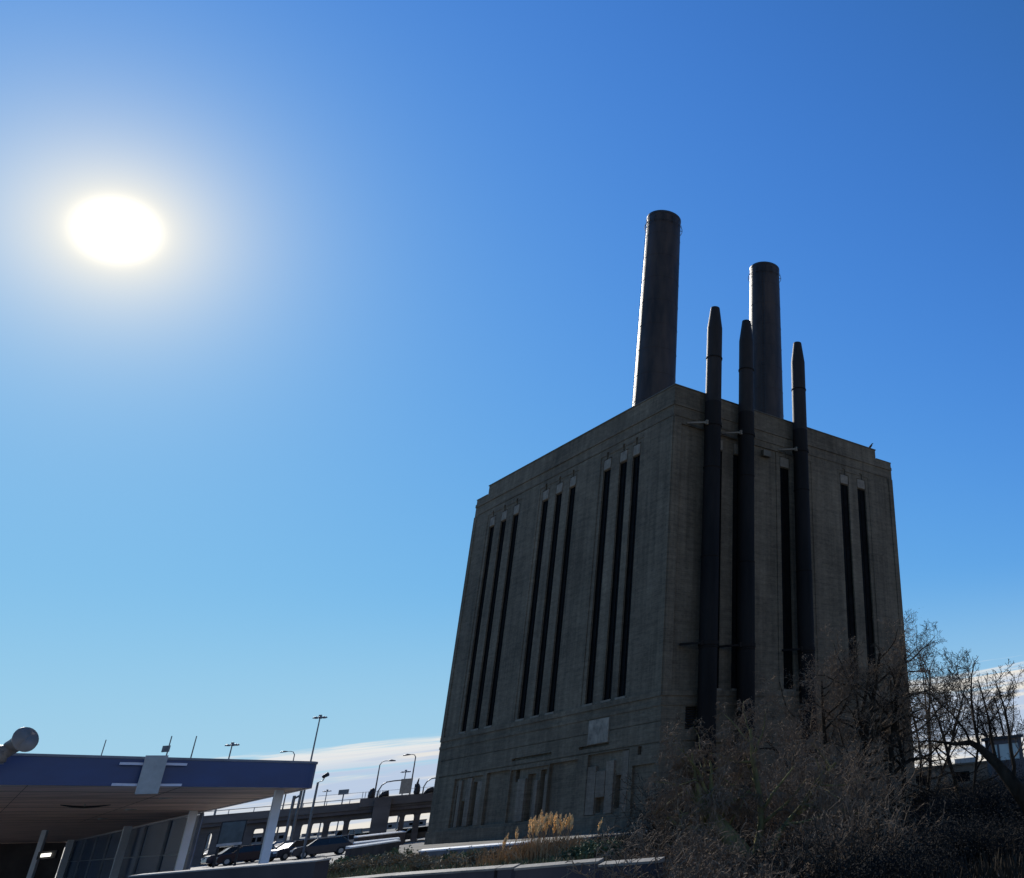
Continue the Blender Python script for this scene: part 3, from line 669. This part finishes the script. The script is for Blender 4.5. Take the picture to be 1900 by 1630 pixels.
# ------------------------------------------------------------------ cars
def car_proto(paint, label, loc, rz, van=False):
    t = thing('parked_car', label, 'car', loc, rz, 'cars parked beyond the canopy')
    H_ = 1.95 if van else 1.45
    low = [(-2.25, .35), (-2.2, .75), (-2.0, .92), (-1.2, .98), (1.9, .98), (2.2, .85), (2.25, .4), (1.9, .25), (-1.9, .25)]
    MB().prism(low, lambda p: (p[0], -.88, p[1]), lambda p: (p[0], .88, p[1])).build('body', paint, t, False, bevel=.06)
    cab = [(-1.15, .98), (-.5, H_-.02), (1.35 if not van else 2.0, H_-.02), (1.9 if not van else 2.1, .98)]
    bm_ = MB(); b = len(bm_.v)
    for (x, z), wd in zip(cab, (.82, .66, .66, .82)): bm_.v += [(x, -wd, z), (x, wd, z)]
    bm_.f += [(0, 2, 3, 1), (4, 6, 7, 5), (0, 6, 4, 2), (1, 3, 5, 7)]
    bm_.build('cabin_glass', M_cgl, t, False)
    x1 = cab[2][0]
    MB().box(-.52, x1+.03, -.67, .67, H_-.03, H_+.03).bar((-1.17, -.83, .97), (-.5, -.67, H_), .07).bar((-1.17, .83, .97), (-.5, .67, H_), .07).bar((cab[3][0]+.02, -.83, .97), (x1, -.67, H_), .08).bar((cab[3][0]+.02, .83, .97), (x1, .67, H_), .08).bar((.4, -.84, .97), (.4, -.675, H_), .07).bar((.4, .84, .97), (.4, .675, H_), .07).build('roof', paint, t, False)
    for x in (-1.4, 1.4):
        for y in (-.8, .8):
            w = MB().tube([(x, y-.11, .33), (x, y+.11, .33)], .33, 16).build('wheel', M_tyre, t, False)
            MB().tube([(x, y-.125, .33), (x, y+.125, .33)], .19, 12).build('rim', M_rim, w, False)
    for y in (-.65, .65):
        MB().box(-2.27, -2.15, y-.17, y+.17, .62, .76).build('headlight', M_lampw, t, False)
        MB().box(2.17, 2.26, y-.15, y+.15, .65, .8).build('tail_light', M_red, t, False)
    return t
pw = mat('white_paint', (.6, .6, .6), .22, .05, 2); ps = mat('silver_paint', (.3, .31, .33), .22, .05, 2, metal=.3); pd = mat('dark_paint', (.03, .035, .05), .2, .1, 2); pr_ = mat('maroon_paint', (.05, .02, .02), .22, .1, 2)
def gxy(u, D): d = ray(u, 1560); return (d.x*D, d.y*D, 0)
cA = car_proto(pw, 'white car parked under the overpass just right of the nearest post', gxy(528, 140), 1.2)
cB = car_proto(ps, 'silver car under the overpass between the two thick columns', gxy(560, 143), 1.35)
cC = car_proto(pd, 'dark car parked in front of the overpass columns, right of the nearest post', gxy(548, 104), 1.0)
cD = car_proto(pw, 'white van parked behind the bright ledges', gxy(640, 136), 1.3, True)
cE = car_proto(pr_, 'maroon car parked in front of the overpass left of the nearest post', gxy(468, 108), .2)
for proto, u, D, rz, lab in ((cA, 585, 139, 1.3, 'white car under the overpass right of the lamp post'), (cB, 613, 141, 1.1, 'silver car under the overpass left of the white van'), (cC, 600, 101, .4, 'dark car parked side-on before the overpass'),
                             (cB, 628, 122, 1.2, 'silver car parked left of the bright ledges'), (cC, 662, 128, 1.2, 'dark car close to the wide overpass pier'), (cA, 748, 134, 1.3, 'white car right of the wide pier'),
                             (cC, 770, 132, .2, 'dark car beside the building edge'), (cB, 585, 118, 1.5, 'silver car in the lot just before the white cars'), (cC, 440, 112, .6, 'dark car seen under the canopy left of the maroon car'),
                             (cA, 405, 135, 1.0, 'white car farthest left under the overpass')):
    dup(proto, gxy(u, D), rz, lab)
# notice board seen between the posts
t = at(427, 1560, 70); nbz = at(427, 1570, 70).z
nb = thing('notice_board', 'dark framed board on posts seen between two canopy posts', 'notice board', (t.x, t.y, 0), -ba)
MB().box(-.62, .62, -.05, .05, nbz, nbz+1.35).build('frame', M_black, nb, False)
MB().box(-.55, .55, -.062, -.052, nbz+.07, nbz+1.28).build('board', mat('board_face', (.07, .1, .11), .5, .3, 2), nb, False)
MB().box(-.6, .6, -.075, -.0625, nbz+.02, nbz+.16).build('white_strip', mat('strip', (.45, .45, .45), .5), nb, False)
for x in (-.5, .5): MB().box(x-.06, x+.06, -.05, .05, 0, nbz-.002).build('leg', M_black, nb, False)
# far skyline
for k, (u0, u1, v0, D, lab) in enumerate(((440, 462, 1543, 420, 'boxy far building seen under the overpass, left one'), (462, 492, 1551, 420, 'lower far building seen under the overpass beside the boxy one'), (500, 530, 1549, 600, 'far flat building right behind the nearest post'),
                                          (655, 700, 1541, 700, 'long low far building behind the white van'), (715, 790, 1529, 700, 'low far building by the power station edge'), (560, 640, 1549, 900, 'very low far building between overpass columns'))):
    a, b = at(u0, v0, D), at(u1, v0, D); q = thing('far_building', lab, 'building', (a.x, a.y, 0), math.atan2(b.y-a.y, b.x-a.x)); w = (b-a).length
    MB().box(0, w, 0, 20, 0, a.z).build('wall', M_farb, q, False); MB().box(-.3, w+.3, -.3, 20.3, a.z, a.z+.5).build('roof', M_roof, q, False)
    for j in range(max(2, int(w/5))):
        x = (j+.5)*w/max(2, int(w/5)); MB().box(x-1, x+1, -.06, -.01, a.z*.3, a.z*.75).build('window', M_glassd, q, False)

# ------------------------------------------------------------------ low building and hut at the right
p0, p1 = at(1640, 1436, 92), at(1850, 1418, 92)
rb = thing('low_building', 'long low brown flat-roofed building behind the trees right of the power station', 'building', (p0.x, p0.y, 0), math.atan2(p1.y-p0.y, p1.x-p0.x)); w = (p1-p0).length
hz = p0.z+.1
MB().box(0, w+25, 0, 12, 0, hz).build('wall', mat('brown_render', (.14, .115, .085), .9, .3, .7), rb, False)
MB().box(-.2, w+25.2, -.25, 12.2, hz, hz+.16).build('roof', M_cope, rb, False)
for k in range(5): MB().box(3+k*4.2, 4.4+k*4.2, -.05, -.01, .8, 1.7).build('window', M_glassd, rb, False)
MB().box(7.3, 9.6, 3, 5, hz+.16, hz+.62).build('roof_unit', M_galv, rb, False)
c0 = at(1866, 1420, 55)
ht = thing('cabin', 'small dark raised cabin with pale windows at the right edge behind the branches', 'cabin', (c0.x, c0.y, 0), -.25)
zt2 = at(1868, 1368, 55).z
hb = MB().box(-1.0, 1.0, -1.0, 1.0, 0, zt2-1.25)
for x0, x1 in ((-1.0, -.72), (-.5, -.38), (.2, .42), (.78, 1.0)): hb.box(x0, x1, -1.0, -.88, zt2-1.25, zt2-.38).box(x0, x1, .88, 1.0, zt2-1.25, zt2-.38)
hb.box(-1.0, 1.0, -1.0, -.88, zt2-.38, zt2-.1).box(-1.0, 1.0, .88, 1.0, zt2-.38, zt2-.1)
hb.build('wall', M_wallb, ht, False)
MB().box(-1.2, 1.12, -1.15, 1.15, zt2-.1, zt2+.05).build('roof', M_black, ht, False)
for x0, x1 in ((-.72, -.5), (-.38, .2), (.42, .78)): MB().box(x0, x1, -.96, -.93, zt2-1.25, zt2-.38).build('window', mat('pale_pane', (.5, .55, .5), .3, .1, 2), ht, False)

# ------------------------------------------------------------------ vegetation
def limb(tw, rng, p, d, ln, r, lev, spec, tips):
    """grow one branch; spec = dict of per-level settings"""
    sp_ = spec[lev]; n = sp_['n']; pts = [p]; rs = [r]; q = p.copy(); dd = d.copy()
    for i in range(n):
        w = sp_['wob']
        dd = (dd+Vector((rng.gauss(0, w), rng.gauss(0, w), rng.gauss(0, w)+sp_['up']))).normalized()
        q = q+dd*(ln/n); pts.append(q.copy()); rs.append(max(r*(1-(i+1)/n*sp_['tap']), .0065))
    tw[lev].tube(pts, rs, sp_['sides'], cap=False)
    if lev+1 < len(spec):
        kids = sp_['kids']
        for k in range(kids):
            f = sp_['k0']+(1-sp_['k0'])*(k+rng.random()*.9)/kids; f = min(f, .999)
            i = int(f*n); fr = f*n-i; o = pts[i].lerp(pts[i+1], fr); ax = (pts[i+1]-pts[i]).normalized()
            side = ax.orthogonal(); side.rotate(Matrix.Rotation(rng.random()*6.283, 3, ax)); a = rad(rng.uniform(*sp_['ang']))
            nd_ = (ax*math.cos(a)+side*math.sin(a)).normalized()
            limb(tw, rng, o, nd_, ln*sp_['len']*rng.uniform(.6, 1.15)*(1.15-.55*f), rs[i]*sp_['rad'], lev+1, spec, tips)
    else:
        tips.append(pts[-1]); tips.append(pts[len(pts)//2])
def spec_tree(kids=(7, 6, 6, 5), up=.03, ang=(25, 60), wob=.13, twr=1.0, ln=(.62, .6, .58, .5)):
    return [dict(n=7, wob=wob*.6, up=up*2, tap=.7, sides=8, kids=kids[0], k0=.25, ang=ang, len=ln[0], rad=.55),
            dict(n=6, wob=wob, up=up, tap=.75, sides=6, kids=kids[1], k0=.2, ang=ang, len=ln[1], rad=.5),
            dict(n=5, wob=wob, up=up, tap=.75, sides=4, kids=kids[2], k0=.15, ang=ang, len=ln[2], rad=.55),
            dict(n=4, wob=wob*1.1, up=up, tap=.6, sides=3, kids=kids[3], k0=.1, ang=ang, len=ln[3], rad=.7),
            dict(n=3, wob=wob*1.3, up=up, tap=.6, sides=3, kids=0, k0=0, ang=ang, len=.5, rad=.7)]
def leaves(tips, rng, per, size, spread):
    mb = MB()
    for p in tips:
        for _ in range(per):
            c = p+Vector((rng.gauss(0, spread), rng.gauss(0, spread), rng.gauss(0, spread)))
            a = Vector((rng.gauss(0, 1), rng.gauss(0, 1), rng.gauss(0, 1))).normalized()*size*rng.uniform(.5, 1.3); b = a.orthogonal().normalized()*size*rng.uniform(.2, .6)
            if c.z > .02: mb.quad(c-a, c+b, c+a, c-b)
    return mb
def tree(name, label, base, stems, spec, seed, mt=M_bark, mw=M_twig, leafy=0, lsize=.06, lspread=.12, group=None, lm=M_dleaf, cat='tree'):
    rng = random.Random(seed); t = thing(name, label, cat, (base[0], base[1], 0), 0, group)
    tw = [MB() for _ in spec]; tips = []
    for (off, d, ln, r) in stems: limb(tw, rng, Vector((off[0], off[1], off[2] if len(off) > 2 else 0)), Vector(d).normalized(), ln, r, 0, spec, tips)
    a = MB()
    for mbk in tw[:2]:
        o = len(a.v); a.v += mbk.v; a.f += [tuple(i+o for i in f) for f in mbk.f]
    a.build('trunk', mt, t, False, True)
    a = MB()
    for mbk in tw[2:]:
        o = len(a.v); a.v += mbk.v; a.f += [tuple(i+o for i in f) for f in mbk.f]
    a.build('crown', mw, t, False)
    if leafy: leaves(tips, rng, leafy, lsize, lspread).build('dead_leaves', lm, t, False)
    return t
def bxy(u, D): d = ray(u, 1500); return (d.x*D, d.y*D)
sp1 = spec_tree((8, 7, 7, 6), .01, (25, 65), .17)
sp2b = spec_tree((7, 6, 6, 5), .02, (25, 60), .15)
spw = spec_tree((9, 8, 7, 5), .0, (25, 70), .17)
spw[2]['up'] = -.12; spw[3]['up'] = -.22; spw[4]['up'] = -.25; spw[3]['n'] = 5; spw[4]['n'] = 4
tree('tangled_tree', 'wide tangled bare tree with leaning mossy trunk in front of the flue pipes', bxy(1392, 27), [((0, 0), (-.6, .1, 1), 2.9, .3), ((.15, .2), (.1, 0, 1), 3.7, .13), ((.4, 0), (.5, -.2, 1), 3.3, .1), ((-.2, .5), (-.3, .1, 1), 3.4, .09), ((-.8, .3), (-.7, .1, .9), 3.0, .09)], spw, 11, mt=M_moss)
tree('tangled_tree', 'bushy bare tree with clinging dead leaves in front of the right-hand slit windows', bxy(1570, 37), [((0, 0), (.05, 0, 1), 6.9, .2), ((.5, .2), (.3, 0, 1), 6.4, .16), ((-.5, 0), (-.3, 0, 1), 5.8, .15), ((-.6, -.3), (-.55, 0, 1), 4.8, .12)], sp1, 23, leafy=1, lsize=.035)
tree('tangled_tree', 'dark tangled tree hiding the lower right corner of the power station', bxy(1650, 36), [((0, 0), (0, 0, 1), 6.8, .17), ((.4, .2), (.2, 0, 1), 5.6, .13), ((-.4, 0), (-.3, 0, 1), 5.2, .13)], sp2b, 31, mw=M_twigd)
sp2 = spec_tree((7, 7, 6, 5), .015, (22, 58), .14)
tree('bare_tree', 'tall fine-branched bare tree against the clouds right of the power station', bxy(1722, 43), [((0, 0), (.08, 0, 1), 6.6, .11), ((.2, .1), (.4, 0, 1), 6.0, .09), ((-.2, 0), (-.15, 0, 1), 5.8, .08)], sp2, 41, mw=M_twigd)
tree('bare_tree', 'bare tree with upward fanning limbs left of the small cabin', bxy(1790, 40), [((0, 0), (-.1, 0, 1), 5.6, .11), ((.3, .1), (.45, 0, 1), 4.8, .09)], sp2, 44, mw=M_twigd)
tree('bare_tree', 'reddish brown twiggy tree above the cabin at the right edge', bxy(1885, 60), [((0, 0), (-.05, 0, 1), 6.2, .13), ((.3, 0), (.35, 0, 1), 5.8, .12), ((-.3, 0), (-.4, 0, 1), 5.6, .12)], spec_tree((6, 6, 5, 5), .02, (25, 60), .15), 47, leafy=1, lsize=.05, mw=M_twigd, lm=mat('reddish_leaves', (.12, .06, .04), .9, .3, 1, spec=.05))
# old tree just outside the right edge, one limb arching into view
q0 = Vector((*bxy(1985, 24), 0)); T = thing('old_tree', 'thick old tree at the right edge with one heavy limb arching left', 'tree', q0)
def rel(u, v, D): return at(u, v, D)-q0
tr = MB(); tr.tube([Vector((0, 0, 0)), rel(1960, 1560, 24), rel(1915, 1497, 24)], [.42, .34, .27], 10)
main = [rel(1915, 1497, 24), rel(1880, 1455, 24), rel(1850, 1418, 24), rel(1818, 1388, 24), rel(1800, 1378, 24), rel(1772, 1381, 24), rel(1730, 1375, 24)]
tr.tube(main, [.27, .2, .14, .1, .075, .05, .025], 8)
rng = random.Random(5); tw = [MB() for _ in range(5)]; tips = []
sp3 = spec_tree((6, 6, 5, 5), .03, (25, 60), .13)
for i, (d, ln, r) in {1: ((.35, 0, 1), 2.6, .06), 2: ((-.1, 0, 1), 2.2, .05), 3: ((-.05, .1, 1), 2.4, .05), 4: ((-.35, 0, 1), 1.7, .035), 5: ((-.3, .2, .7), 1.2, .025), 6: ((-1, 0, .3), 1.0, .02)}.items():
    limb(tw, rng, main[i], Vector(d).normalized(), ln, r, 1, sp3, tips)
for k in (0, 1):
    o = len(tr.v); tr.v += tw[k].v; tr.f += [tuple(i+o for i in f) for f in tw[k].f]
tr.build('trunk', M_bark, T, False, True)
a = MB()
for k in (2, 3, 4):
    o = len(a.v); a.v += tw[k].v; a.f += [tuple(i+o for i in f) for f in tw[k].f]
a.build('crown', M_twigd, T, False)

def shrub(name, label, u, D, w, h, seed, n=26, mw=M_twig, leafy=2, lsize=.06, lm=M_dleaf, group=None, lspread=.1, droop=0.0):
    rng = random.Random(seed); b = bxy(u, D); t = thing(name, label, 'shrub', (b[0], b[1], 0), 0, group)
    sp_ = [dict(n=5, wob=.16, up=-droop, tap=.7, sides=4, kids=6, k0=.2, ang=(20, 55), len=.5, rad=.6), dict(n=4, wob=.2, up=0-droop, tap=.7, sides=3, kids=5, k0=.1, ang=(20, 65), len=.5, rad=.65), dict(n=3, wob=.25, up=0-droop, tap=.6, sides=3, kids=0, k0=0, ang=(20, 60), len=.5, rad=.6)]
    tw = [MB() for _ in sp_]; tips = []
    for k in range(n):
        a_ = rng.random()*6.283; rr = rng.random()**.5*w*.35; lean = rng.uniform(.1, .9)
        limb(tw, rng, Vector((rr*math.cos(a_), rr*math.sin(a_)*.6, 0)), Vector((math.cos(a_)*lean, math.sin(a_)*lean*.7, 1)).normalized(), h*rng.uniform(.65, 1.1), .022, 0, sp_, tips)
    tw[0].build('stems', mw, t, False)
    o = len(tw[1].v); tw[1].v += tw[2].v; tw[1].f += [tuple(i+o for i in f) for f in tw[2].f]
    tw[1].build('twigs', mw, t, False)
    if leafy: leaves(tips, rng, leafy, lsize, lspread).build('leaves', lm, t, False)
    return t
GS = 'leafless shrubs along the foot of the power station'
for k, (u, D, w, h, lab) in enumerate(((1170, 18, 1.6, .8, 'leftmost leafless shrub, spilling over the last concrete barrier'), (1235, 18.5, 2.2, 1.25, 'leafless shrub with drooping twigs left of the mossy leaning trunk'), (1300, 17, 2.2, .9, 'low leafless shrub in the bottom foreground under the flue pipes'),
                                       (1275, 30, 2.6, 2.5, 'tall leafless shrub below the dark wall vent'), (1430, 19, 2.4, 1.3, 'leafless shrub in the bottom foreground right of the mossy trunk'), (1445, 33, 3.0, 3.2, 'tall leafless shrub between middle and right flue pipes'),
                                       (1530, 18, 2.4, 1.2, 'foreground leafless shrub below the right flue pipe'), (1520, 30, 3.0, 3.2, 'tall leafless shrub in front of the right flue pipe'), (1610, 21, 2.6, 1.5, 'leafless shrub under the bushy dead-leaf tree'), (1225, 24, 2.2, 1.6, 'sloping leafless shrub filling the gap beside the power station corner'), (1370, 17, 2.0, .8, 'lowest leafless shrub at the bottom edge below the mossy trunk'))):
    shrub('bare_shrub', lab, u, D, w, h, 100+k, n=46, leafy=0 if D < 25 else 1, group=GS, mw=M_twigd if k in (3, 6) else M_twig, droop=.1 if k in (0, 1, 9, 4) else .03, lsize=.03)
GI = 'dark ivy mounds at the lower right'
for k, (u, D, w, h, lab) in enumerate(((1680, 40, 5, 1.2, 'dark ivy mound at the foot of the tall bare tree'), (1765, 46, 6, 1.0, 'dark ivy mound in front of the low brown building'), (1850, 44, 6, 1.35, 'dark ivy mound below the small cabin'), (1720, 22, 4, .8, 'nearer dark ivy mound in the bottom right foreground'), (1830, 20, 4, .8, 'dark ivy mound in the bottom right corner'), (1900, 30, 4, 1.2, 'dark ivy mound beside the thick old tree'), (1650, 17, 3, .5, 'low dark ivy mound at the bottom edge left of the corner mounds'), (1780, 30, 3.4, .9, 'broad dark ivy mound between the near and far mounds'))):
    shrub('ivy_mound', lab, u, D, w, h, 200+k, n=50, mw=M_twigd, leafy=8 if D > 25 else 6, lsize=.04 if D > 25 else .025, lm=M_ivy, group=GI, lspread=.2)

# golden plume reeds
pb = g2(1010, 1600, .0); D_p = 40.0; b = bxy(1012, D_p)
rd = thing('plume_reeds', 'clump of golden feathery plume reeds in front of the power station', 'reeds', (b[0], b[1], 0))
rng = random.Random(3); stm = MB(); plm = MB(); lvs = MB()
for k in range(46):
    x = rng.gauss(0, .62); y = rng.gauss(0, .4); hh = (1.62+.16*x)*rng.uniform(.7, 1.0)*max(.45, 1-abs(x)*.22); lx = rng.gauss(0, .12)+x*.08
    tp = Vector((x+lx, y, hh)); stm.tube([(x, y, 0), (x+lx*.4, y, hh*.6), tp], [.012, .01, .006], 3)
    d = Vector((rng.uniform(-.25, .35), rng.gauss(0, .2), 1)).normalized()
    for j in range(34):
        f = rng.random(); c = tp-d*.1+d*f*.42; w_ = .075*math.sin(math.pi*min(1, f*.8+.18)); o = Vector((rng.gauss(0, 1), rng.gauss(0, 1), .3)).normalized()*w_
        e_ = c+o+Vector((0, 0, .09)); n_2 = o.orthogonal().normalized()*.018; plm.quad(c-n_2*1.6, c+n_2*1.6, e_+n_2, e_-n_2)
for k in range(900):
    x = rng.gauss(0, .85); y = rng.gauss(0, .45); h_ = rng.uniform(.4, 1.15); lx = rng.gauss(0, .28)
    n_2 = Vector((.014, .01, 0)); a = Vector((x, y, 0)); b_ = Vector((x+lx*.4, y, h_*.65)); c = Vector((x+lx, y+rng.gauss(0, .1), h_*rng.uniform(.8, 1)))
    lvs.quad(a-n_2, a+n_2, b_+n_2, b_-n_2); lvs.quad(b_-n_2, b_+n_2, c+n_2*.2, c-n_2*.2)
stm.build('stems', M_reed, rd, False); plm.build('plumes', M_plume, rd, False); lvs.build('blades', M_reed, rd, False)
# dry weeds
def weeds(name, label_kind, area, n, h, m_, seed, w=.012):
    rng = random.Random(seed); mb = MB()
    for k in range(n):
        u, D = area(rng); b = bxy(u, D); x, y = b
        hh = h*rng.uniform(.3, 1.1); lx, ly = rng.gauss(0, .2)*hh, rng.gauss(0, .2)*hh; a_ = rng.random()*3.14; nn = Vector((math.cos(a_), math.sin(a_), 0))*w*rng.uniform(.7, 2)
        a = Vector((x, y, 0)); c = Vector((x+lx, y+ly, hh)); mid = a.lerp(c, .6)-Vector((lx, ly, 0))*.2
        mb.quad(a-nn, a+nn, mid+nn, mid-nn); mb.quad(mid-nn, mid+nn, c+nn*.3, c-nn*.3)
    return tag(mb.build(name, m_), label_kind, 'undergrowth' if name == 'undergrowth' else 'grass', kind='stuff')
weeds('dry_grass', 'tan dry grass strip between the barriers and the power station', lambda r: (r.uniform(600, 1160), r.uniform(26, 58)), 26000, .34, M_dry, 1, .018)
weeds('dry_grass', 'dull green weeds scattered through the tan dry grass strip', lambda r: (r.uniform(600, 1160), r.uniform(26, 50)), 9000, .4, M_dgr, 2, .018)
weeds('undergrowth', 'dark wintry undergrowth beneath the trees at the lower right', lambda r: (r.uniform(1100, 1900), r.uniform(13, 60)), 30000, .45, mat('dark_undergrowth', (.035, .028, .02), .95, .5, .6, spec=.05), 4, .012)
GW = 'tan weed clumps between the barriers and the ledges'
for k, (u, D, w, h, lab) in enumerate(((640, 55, 2.2, 1.3, 'tan weed clump below the left end of the bright slabs'), (672, 50, 2.0, 1.2, 'brown weed clump beneath the nearest bright slab'), (700, 52, 2.2, 1.4, 'tan weed clump beneath the right end of the bright slabs'), (735, 56, 2, 1.5, 'greenish weed clump left of the power station corner'),
                                       (765, 50, 2, 1.3, 'brown weed clump at the left end of the white-capped wall'), (830, 42, 2.0, 1.0, 'rust weed clump under the white-capped wall'), (875, 44, 2.2, 1.1, 'tan weed clump under the middle of the white-capped wall'), (930, 42, 2.2, 1.05, 'greenish weed clump left of the plume reeds'),
                                       (1070, 42, 2.2, 1.2, 'dark weed clump right of the plume reeds'), (1110, 38, 2.2, 1.1, 'dark weed clump beside the tangled trees'))):
    shrub('weed_clump', lab, u, D, w, h*(.42 if u < 780 else .5), 300+k, n=26, mw=M_reed if k % 2 else M_dry, leafy=3, lsize=.07, lm=M_dry if k % 3 else M_dgr, group=GW, lspread=.09)
